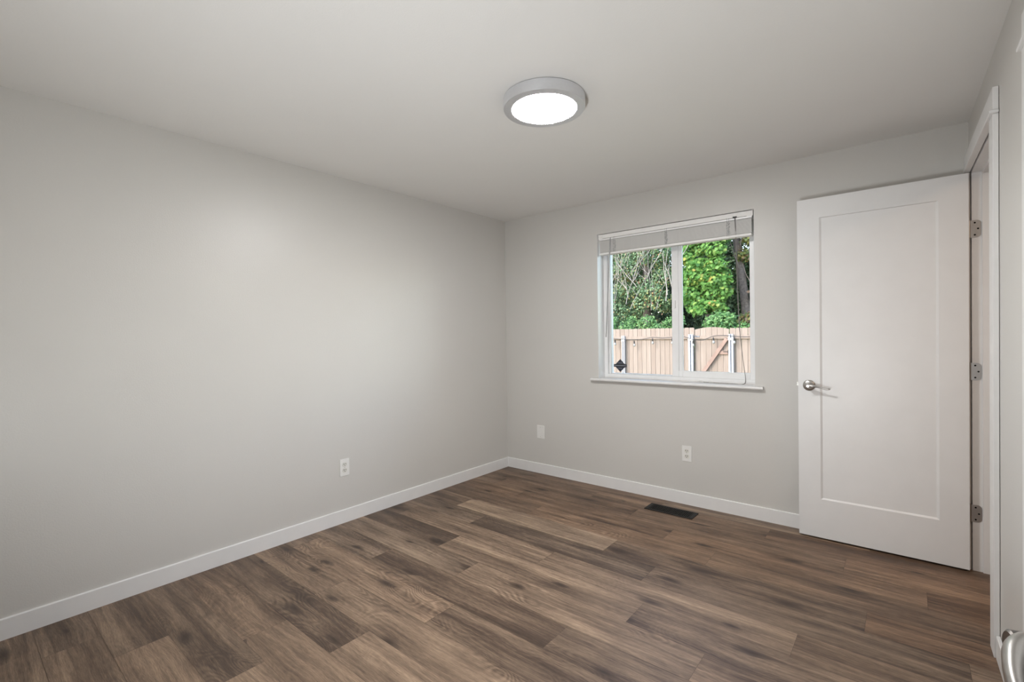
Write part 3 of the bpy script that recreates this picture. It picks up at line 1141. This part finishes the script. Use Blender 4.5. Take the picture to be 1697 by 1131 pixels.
bp = empty('wall_plate', (0.3935, 0.0, 0.375))
tag(bp, 'blank white wall plate low on the window wall near the corner', 'wall plate')
p = MB()
p.prism(rounded(0.0405, 0.0590, 0.004), 'y', -0.0055, 0.0)
p.build('cover_plate', M_PLATE, bp, bevel=0.0022)
for zz in (0.042, -0.042):
    sc = MB()
    sc.lathe([(0.0034, 0.0050), (0.0034, 0.0062), (0.0022, 0.0067)], 'y', 16, origin=(-0.003, 0, zz), sign=-1)
    sc.build('screw', M_SCREW, bp)

vt = empty('floor_register', (1.6640, -0.2045, 0.0))
tag(vt, 'black metal floor register set in the planks by the back wall', 'floor vent')
VL, VW = 0.1695, 0.0665
f_ = MB()
IL, IW = VL - 0.026, VW - 0.016
for a in ((-VL, VL, -VW, -IW), (-VL, VL, IW, VW), (-VL, -IL, -IW, IW), (IL, VL, -IW, IW)):
    f_.box(a[0], a[1], a[2], a[3], 0.0002, 0.0045)
f_.build('frame', M_BRONZE, vt, bevel=0.0015)
g_ = MB()
ns = 23
for k in range(ns):
    x = -IL + 2 * IL * (k + 0.5) / ns
    g_.box(x - 0.0027, x + 0.0027, -IW - 0.001, IW + 0.001, 0.0010, 0.0040)
g_.build('grille', M_BRONZE, vt)
d_ = MB()
d_.box(-IL - 0.002, IL + 0.002, -IW - 0.002, IW + 0.002, 0.0002, 0.0006)
d_.build('damper', M_DARK, vt)


# ----------------------------------------------------------------------------
# outside: ground, fence, gate, posts, string lights
# ----------------------------------------------------------------------------
GZ = -0.45
mb = MB()
mb.box(-40, 30, WT + 0.0, 40, GZ - 0.1, GZ)
tag(mb.build('ground', M_SOIL), 'dry grass yard outside the window', 'ground', kind='structure')
mb = MB()
mb.box(-WT, HX1 + 0.1, WT - 0.02, WT + 0.0, GZ, -0.02)
tag(mb.build('wall_foundation', M_SOIL), 'foundation strip under the window wall outside', 'foundation', kind='structure')

FYF = 9.70       # plane of the fence boards


def fence_panel(x0, x1, top, label, seed):
    root = empty('board_fence', ((x0 + x1) / 2, FYF, GZ))
    tag(root, label, 'fence', 'board fence sections across the yard')
    cx = (x0 + x1) / 2
    rr = random.Random(seed)
    b = MB()
    nb = max(1, round((x1 - x0) / 0.142))
    w = (x1 - x0) / nb
    for k in range(nb):
        a = x0 + k * w - cx
        dz = rr.uniform(-0.004, 0.004)
        c = 0.016
        zt = top - GZ + dz
        b.prism([(a + 0.004, 0.03), (a + w - 0.004, 0.03), (a + w - 0.004, zt - c), (a + w - 0.004 - c, zt), (a + 0.004 + c, zt), (a + 0.004, zt - c)],
                'y', rr.uniform(0.0, 0.004), 0.020)
    b.build('boards', M_FENCE, root)
    for zc in (1.128 - GZ, -0.22 - GZ):
        rl = MB()
        rl.box(x0 - cx, x1 - cx, -0.040, -0.001, zc - 0.044, zc + 0.044)
        rl.build('rail', M_FENCE, root)
    return root


fence_panel(-8.50, -6.045, 1.395, 'board fence section beyond the left edge of the window view', 1)
fence_panel(-6.045, -3.565, 1.395, 'board fence section left of the thin steel post', 2)
fence_panel(-3.565, -1.498, 1.392, 'board fence section between the thin post and the gate', 3)
fence_panel(-0.592, 1.88, 1.365, 'board fence section right of the gate', 4)
fence_panel(1.88, 4.33, 1.365, 'board fence section beyond the right edge of the window view', 5)


def fence_post(x, w, top, label):
    """galvanised C-section post with a groove down its face"""
    root = empty('fence_post', (x, FYF - 0.075, GZ))
    tag(root, label, 'fence post', 'galvanised posts of the board fence')
    h = top - GZ
    p = MB()
    g_ = w * 0.13
    p.box(-w / 2, -g_, -0.034, 0.034, 0, h)
    p.box(g_, w / 2, -0.034, 0.034, 0, h)
    p.box(-g_, g_, 0.020, 0.034, 0, h)
    p.build('channel', M_STEEL, root, bevel=0.004)
    c = MB()
    c.box(-w / 2 - 0.008, w / 2 + 0.008, -0.039, 0.034, h - 0.16, h - 0.10)
    c.build('bracket', M_STEEL, root, bevel=0.002)
    return root


fence_post(-6.045, 0.085, 1.19, 'galvanised post two fence sections left of the gate')
fence_post(-3.565, 0.092, 1.19, 'thin galvanised post behind the dark window decal')
fence_post(-1.565, 0.125, 1.205, 'galvanised gate post on the left of the gate')
fence_post(-0.535, 0.115, 1.205, 'galvanised gate post on the right of the gate')
fence_post(1.88, 0.085, 1.19, 'galvanised post one fence section right of the gate')

gate = empty('gate', (-1.045, FYF, GZ))
tag(gate, 'arched board gate with a diagonal brace between two steel posts', 'gate')
b = MB()
gx0, gx1 = -0.442, 0.442
nb = 6
w = (gx1 - gx0) / nb
rr = random.Random(8)


def arch(x):
    return 1.335 - GZ + 0.062 * (1 - (x / 0.445) ** 2)


for k in range(nb):
    a = gx0 + k * w
    xs = [a + 0.003 + (w - 0.006) * t / 4 for t in range(5)]
    b.prism([(xs[0], 0.06), (xs[-1], 0.06)] + [(x, arch(x)) for x in reversed(xs)], 'y', rr.uniform(0.0, 0.004), 0.020)
b.build('boards', M_FENCE, gate)
for zc in (1.128 - GZ, -0.15 - GZ):
    rl = MB()
    rl.box(gx0, gx1, -0.040, -0.001, zc - 0.044, zc + 0.044)
    rl.build('rail', M_FENCE, gate)
br = MB()
p0, p1 = Vector((-0.40, 0, -0.10 - GZ)), Vector((0.40, 0, 1.09 - GZ))
dd = (p1 - p0).normalized()
nn = Vector((-dd.z, 0, dd.x)) * 0.045
br.prism([(q.x, q.z) for q in (p0 - nn, p1 - nn, p1 + nn, p0 + nn)][::1], 'y', -0.078, -0.041)
br.build('brace', M_BRACE, gate)
br = MB()
br.box(0.11, 0.44, -0.045, -0.003, 0.68 - GZ, 0.77 - GZ)
br.build('batten', M_BRACE, gate)
hg = MB()
hg.box(0.30, 0.434, -0.052, -0.046, 0.735 - GZ, 0.755 - GZ)
hg.tube([(0.428, -0.049, 0.70 - GZ), (0.428, -0.049, 0.79 - GZ)], 0.012, 10)
hg.build('hinge', M_GALV_DK, gate)
lt_ = MB()
lt_.box(-0.44, -0.30, -0.054, -0.045, 1.135 - GZ, 1.165 - GZ)
lt_.tube([(-0.44, -0.05, 1.15 - GZ), (-0.40, -0.062, 1.17 - GZ), (-0.36, -0.05, 1.15 - GZ)], 0.009, 8)
lt_.build('gate_latch', M_LATCH, gate)

sl = empty('string_light', (-2.0, FYF - 0.14, 1.1))
tag(sl, 'string of outdoor bulbs on a black cable along the fence rail', 'string lights')
bulbs = [-5.6, -5.0, -4.42, -3.81, -3.19, -2.63, -2.06, -1.49, -0.96, -0.45, 0.12, 0.70, 1.28]
P = []
for k, x in enumerate(bulbs):
    z = 1.105 if x < -3.5 else (1.075 if x < -3 else 1.14)
    if -1.6 < x < -1.3:
        z = 1.075
    if -1.1 < x < -0.8:
        z = 1.155
    if x > -0.6:
        z = 1.15
    P.append((x + 2.0, 0.0, z - 1.1))
    if k < len(bulbs) - 1:
        P.append(((x + bulbs[k + 1]) / 2 + 2.0, 0.0, z - 1.1 - (0.02 if k % 2 else -0.015)))
cb = MB()
cb.tube(smooth_path(P, 4), 0.0085, 6)
cb.build('cable', M_BLACK, sl, smooth=True)
for k, x in enumerate(bulbs):
    z = P[2 * k][2]
    sk = MB()
    sk.tube([(x + 2, 0, z), (x + 2, 0, z - 0.045)], 0.004, 6)
    sk.tube([(x + 2, 0, z - 0.04), (x + 2.006, 0, z - 0.115)], [0.017, 0.022], 12)
    so = sk.build('socket', M_BLACK, sl, smooth=True)
    gb = MB()
    prof = [(0.016, 0.0), (0.024, -0.02), (0.033, -0.045), (0.033, -0.062), (0.022, -0.082), (0.006, -0.090)]
    gb.lathe(prof, 'z', 16, origin=(x + 2.006, 0, z - 0.112))
    gb.build('bulb', M_GLOBE, so, smooth=True)


# ----------------------------------------------------------------------------
# planting beyond the fence
# ----------------------------------------------------------------------------
LEAF_OVAL = [(0.0, 0.0), (0.28, 0.30), (0.24, 0.68), (0.0, 1.0), (-0.24, 0.68), (-0.28, 0.30)]
LEAF_IVY = [(0.0, 0.0), (0.42, 0.10), (0.34, 0.42), (0.20, 0.55), (0.0, 1.0), (-0.20, 0.55), (-0.34, 0.42), (-0.42, 0.10)]
LEAF_MAPLE = [(0.0, 0.0), (0.40, 0.02), (0.28, 0.22), (0.62, 0.42), (0.30, 0.48), (0.26, 0.72), (0.12, 0.66), (0.0, 1.0),
              (-0.12, 0.66), (-0.26, 0.72), (-0.30, 0.48), (-0.62, 0.42), (-0.28, 0.22), (-0.40, 0.02)]


def leaf_cloud(name, parent, clusters, n, size, shape, mat, seed, droop=0.5, shell=0.55):
    """n separate leaves on the outer shells of ellipsoidal clumps (cx, cy, cz, rx, ry, rz), parent-local"""
    r = np.random.default_rng(seed)
    C = np.array(clusters, float)
    wgt = (C[:, 3] * C[:, 5])
    idx = r.choice(len(C), n, p=wgt / wgt.sum())
    dirs = r.normal(size=(n, 3))
    dirs /= np.linalg.norm(dirs, axis=1)[:, None]
    rad = shell + (1.08 - shell) * r.random(n) ** 0.6
    pos = C[idx, :3] + dirs * rad[:, None] * C[idx, 3:6]
    pos += r.normal(size=(n, 3)) * 0.03
    nor = dirs * 0.55 + np.array([-0.15, -0.55, 0.45]) + r.normal(size=(n, 3)) * 0.42
    nor /= np.linalg.norm(nor, axis=1)[:, None]
    tip = r.normal(size=(n, 3)) * 0.7 + np.array([0, -0.1, -droop])
    tip -= nor * (tip * nor).sum(1)[:, None]
    tip /= np.linalg.norm(tip, axis=1)[:, None]
    side = np.cross(tip, nor)
    sz = size * (0.6 + 0.8 * r.random(n))
    S = np.array(shape)
    k = len(S)
    bend = -0.18 * np.abs(S[:, 0])[None, :, None]
    V = pos[:, None, :] + side[:, None, :] * (S[:, 0][None, :, None] * sz[:, None, None]) + \
        tip[:, None, :] * (S[:, 1][None, :, None] * sz[:, None, None]) + nor[:, None, :] * (bend * sz[:, None, None])
    V = V.reshape(-1, 3)
    me = bpy.data.meshes.new(name)
    me.vertices.add(len(V))
    me.vertices.foreach_set('co', V.astype(np.float32).ravel())
    me.loops.add(n * k)
    me.loops.foreach_set('vertex_index', np.arange(n * k, dtype=np.int32))
    me.polygons.add(n)
    me.polygons.foreach_set('loop_start', np.arange(0, n * k, k, dtype=np.int32))
    me.polygons.foreach_set('loop_total', np.full(n, k, dtype=np.int32))
    me.update(calc_edges=True)
    me.validate()
    me.materials.append(mat)
    o = bpy.data.objects.new(name, me)
    COL.objects.link(o)
    o.parent = parent
    return o


def limb(rr, p, d, length, r0, r1, steps=9, wob=0.22):
    pts, rad = [Vector(p)], [r0]
    d = Vector(d).normalized()
    for k in range(steps):
        d = (d + Vector((rr.uniform(-wob, wob), rr.uniform(-wob, wob) * 0.6, rr.uniform(-wob, wob) * 0.6))).normalized()
        pts.append(pts[-1] + d * length / steps)
        rad.append(r0 + (r1 - r0) * (k + 1) / steps)
    return pts, rad


def clumps(rr, n, bx, by, bz, rmin, rmax, squash=0.8):
    out = []
    for _ in range(n):
        r = rr.uniform(rmin, rmax)
        out.append((rr.uniform(*bx), rr.uniform(*by), rr.uniform(*bz), r, r * 0.8, r * squash))
    return out


# 1 the ivy-clad thicket on the left, with bare pale stems rising out of it
rr = random.Random(21)
t = empty('ivy_covered_tree', (-4.25, 12.3, GZ))
tag(t, 'ivy-covered tree with bare pale stems behind the left window pane', 'tree', 'trees and shrubs beyond the fence')
k = MB()
pts, rad = limb(rr, (0.2, 0.1, 0.0), (0.05, 0, 1), 5.6, 0.17, 0.09, 10, 0.06)
k.tube(pts, rad, 10)
k.build('trunk', M_BARK2, t, smooth=True)
leaf_cloud('foliage', t, clumps(rr, 110, (-1.55, 0.98), (-0.6, 0.5), (1.0, 4.6), 0.20, 0.40, 0.85), 26000, 0.066, LEAF_IVY, M_LEAF_IVY, 3)
leaf_cloud('foliage', t, clumps(rr, 46, (-1.55, 0.98), (-0.4, 0.5), (4.4, 6.4), 0.20, 0.40, 0.85), 8000, 0.062, LEAF_IVY, M_LEAF_IVY, 4)
for q in range(26):
    x0 = rr.uniform(-1.5, 0.95)
    k = MB()
    z0 = rr.uniform(2.2, 4.0)
    pts, rad = limb(rr, (x0, -0.72 + rr.uniform(-0.12, 0.1), z0), (rr.uniform(-0.5, 0.5), 0.05, 1), rr.uniform(1.2, 2.4), rr.uniform(0.007, 0.014), 0.004, 9, 0.22)
    k.tube(pts, rad, 6)
    for s in range(2):
        i = rr.randint(2, 6)
        p2, r2 = limb(rr, pts[i], (rr.choice((-1, 1)) * rr.uniform(0.3, 0.8), -0.05, 0.9), rr.uniform(0.5, 1.0), 0.006, 0.003, 6, 0.2)
        k.tube(p2, r2, 5)
    k.build('branch', M_BARK, t, smooth=True)

# 2 the bright maple on the right
rr = random.Random(33)
t = empty('maple_tree', (-1.95, 12.3, GZ))
tag(t, 'bright green broad-leaved maple behind the right window pane', 'tree', 'trees and shrubs beyond the fence')
k = MB()
pts, rad = limb(rr, (-0.2, 0.5, 0.0), (0.02, 0, 1), 6.0, 0.15, 0.06, 10, 0.08)
k.tube(pts, rad, 10)
k.build('trunk', M_BARK2, t, smooth=True)
cl_ = clumps(rr, 60, (-0.55, 0.50), (-0.75, 0.05), (2.9, 6.4), 0.20, 0.40, 0.6) + clumps(rr, 14, (-0.2, 0.50), (-0.85, -0.2), (2.4, 3.0), 0.20, 0.34, 0.5)
leaf_cloud('foliage', t, cl_, 12500, 0.105, LEAF_MAPLE, M_LEAF_MAPLE, 5, droop=0.8)
for q in range(5):
    k = MB()
    pts, rad = limb(rr, (rr.uniform(-1.0, -0.6), -0.95, rr.uniform(2.6, 3.2)), (rr.uniform(-0.2, 0.3), 0, 1), rr.uniform(1.0, 1.8), 0.018, 0.006, 8, 0.2)
    k.tube(pts, rad, 6)
    k.build('branch', M_BARK, t, smooth=True)

# 3 the dark trunk and turning leaves at the right edge
rr = random.Random(44)
t = empty('autumn_tree', (-0.92, 13.1, GZ))
tag(t, 'dark-trunked tree with yellow and brown leaves at the right of the window view', 'tree', 'trees and shrubs beyond the fence')
k = MB()
pts, rad = limb(rr, (0.05, 0, 0), (0.0, 0, 1), 6.2, 0.15, 0.11, 10, 0.05)
k.tube(pts, rad, 12)
k.build('trunk', M_BARK2, t, smooth=True)
leaf_cloud('foliage', t, clumps(rr, 40, (-0.10, 1.4), (-0.45, 0.3), (1.8, 6.2), 0.12, 0.30, 0.7), 6500, 0.085, LEAF_MAPLE, M_LEAF_DRY, 6)
for q in range(6):
    k = MB()
    pts, rad = limb(rr, (rr.uniform(-0.3, 0.5), -0.5, rr.uniform(2.6, 4.5)), (rr.uniform(-0.6, 0.6), -0.1, 0.7), rr.uniform(0.7, 1.4), 0.022, 0.008, 7, 0.3)
    k.tube(pts, rad, 6)
    k.build('branch', M_BARK2, t, smooth=True)

# 4 bramble bushes leaning over the fence
spots = [(-7.8, 'bushy bramble shrub behind the fence far left of the window view'),
         (-6.1, 'bushy bramble shrub behind the fence two posts left of the gate'),
         (-4.42, 'bushy bramble shrub behind the fence above the thin steel post'),
         (-2.82, 'bushy bramble shrub behind the fence midway between thin post and gate'),
         (-1.1, 'bushy bramble shrub behind the arched gate'),
         (0.55, 'bushy bramble shrub behind the fence right of the gate'),
         (2.2, 'bushy bramble shrub behind the fence far right of the window view')]
for q, (x, lab) in enumerate(spots):
    rr = random.Random(60 + q)
    t = empty('bramble_shrub', (x, 10.55, GZ))
    tag(t, lab, 'shrub', 'trees and shrubs beyond the fence')
    leaf_cloud('foliage', t, clumps(rr, 30, (-0.56, 0.56), (-0.22, 0.28), (0.5, 2.14), 0.18, 0.27, 0.85), 6500, 0.075, LEAF_OVAL, M_LEAF_BRAMBLE, 70 + q)
    k = MB()
    for s in range(5):
        pts, rad = limb(rr, (rr.uniform(-0.5, 0.5), 0, 0), (rr.uniform(-0.3, 0.3), 0, 1), 1.7, 0.016, 0.006, 6, 0.2)
        k.tube(pts, rad, 6)
    k.build('stem', M_BARK2, t, smooth=True)

# 5 the dense dark evergreens that close the view
for q, (x, y, lab) in enumerate([(-8.6, 14.2, 'dense dark evergreen standing left of the ivy-covered tree'), (-5.3, 14.6, 'dense dark evergreen behind the ivy-covered tree'),
                                 (-2.1, 14.9, 'dense dark evergreen showing between the ivy and the maple'), (1.2, 14.6, 'dense dark evergreen behind the dark-trunked tree'),
                                 (4.5, 14.2, 'dense dark evergreen right of the dark-trunked tree'),
                                 (-7.0, 16.9, 'dense dark evergreen in the back row at the far left'), (-3.7, 16.9, 'dense dark evergreen in the back row behind the ivy-covered tree'),
                                 (-0.4, 16.9, 'dense dark evergreen in the back row behind the maple'), (2.9, 16.9, 'dense dark evergreen in the back row at the far right')]):
    rr = random.Random(90 + q)
    t = empty('evergreen_tree', (x, y, GZ))
    tag(t, lab, 'tree', 'trees and shrubs beyond the fence')
    k = MB()
    k.tube([(0, 0.3, 0), (0.03, 0.3, 3.5), (0, 0.3, 6.5)], [0.16, 0.12, 0.04], 10)
    k.build('trunk', M_BARK2, t, smooth=True)
    leaf_cloud('foliage', t, clumps(rr, 150, (-1.10, 1.10), (-0.5, 0.5), (0.2, 7.4), 0.32, 0.5, 0.9), 22000, 0.12, LEAF_OVAL, M_LEAF_DARK, 100 + q)

# 6 the long hedge far behind
rr = random.Random(140)
t = empty('hedge', (-2.0, 19.2, GZ))
tag(t, 'long dark hedge far behind all the trees', 'hedge', 'trees and shrubs beyond the fence')
leaf_cloud('foliage', t, clumps(rr, 420, (-11.0, 11.0), (-0.4, 0.4), (0.2, 4.2), 0.5, 0.75, 0.9), 42000, 0.17, LEAF_OVAL, M_LEAF_DARK, 141)
for q in range(12):
    k = MB()
    k.tube([(-10.5 + q * 1.9, 0.0, 0.0), (-10.5 + q * 1.9, 0.05, 2.5)], [0.06, 0.03], 8)
    k.build('stem', M_BARK2, t, smooth=True)
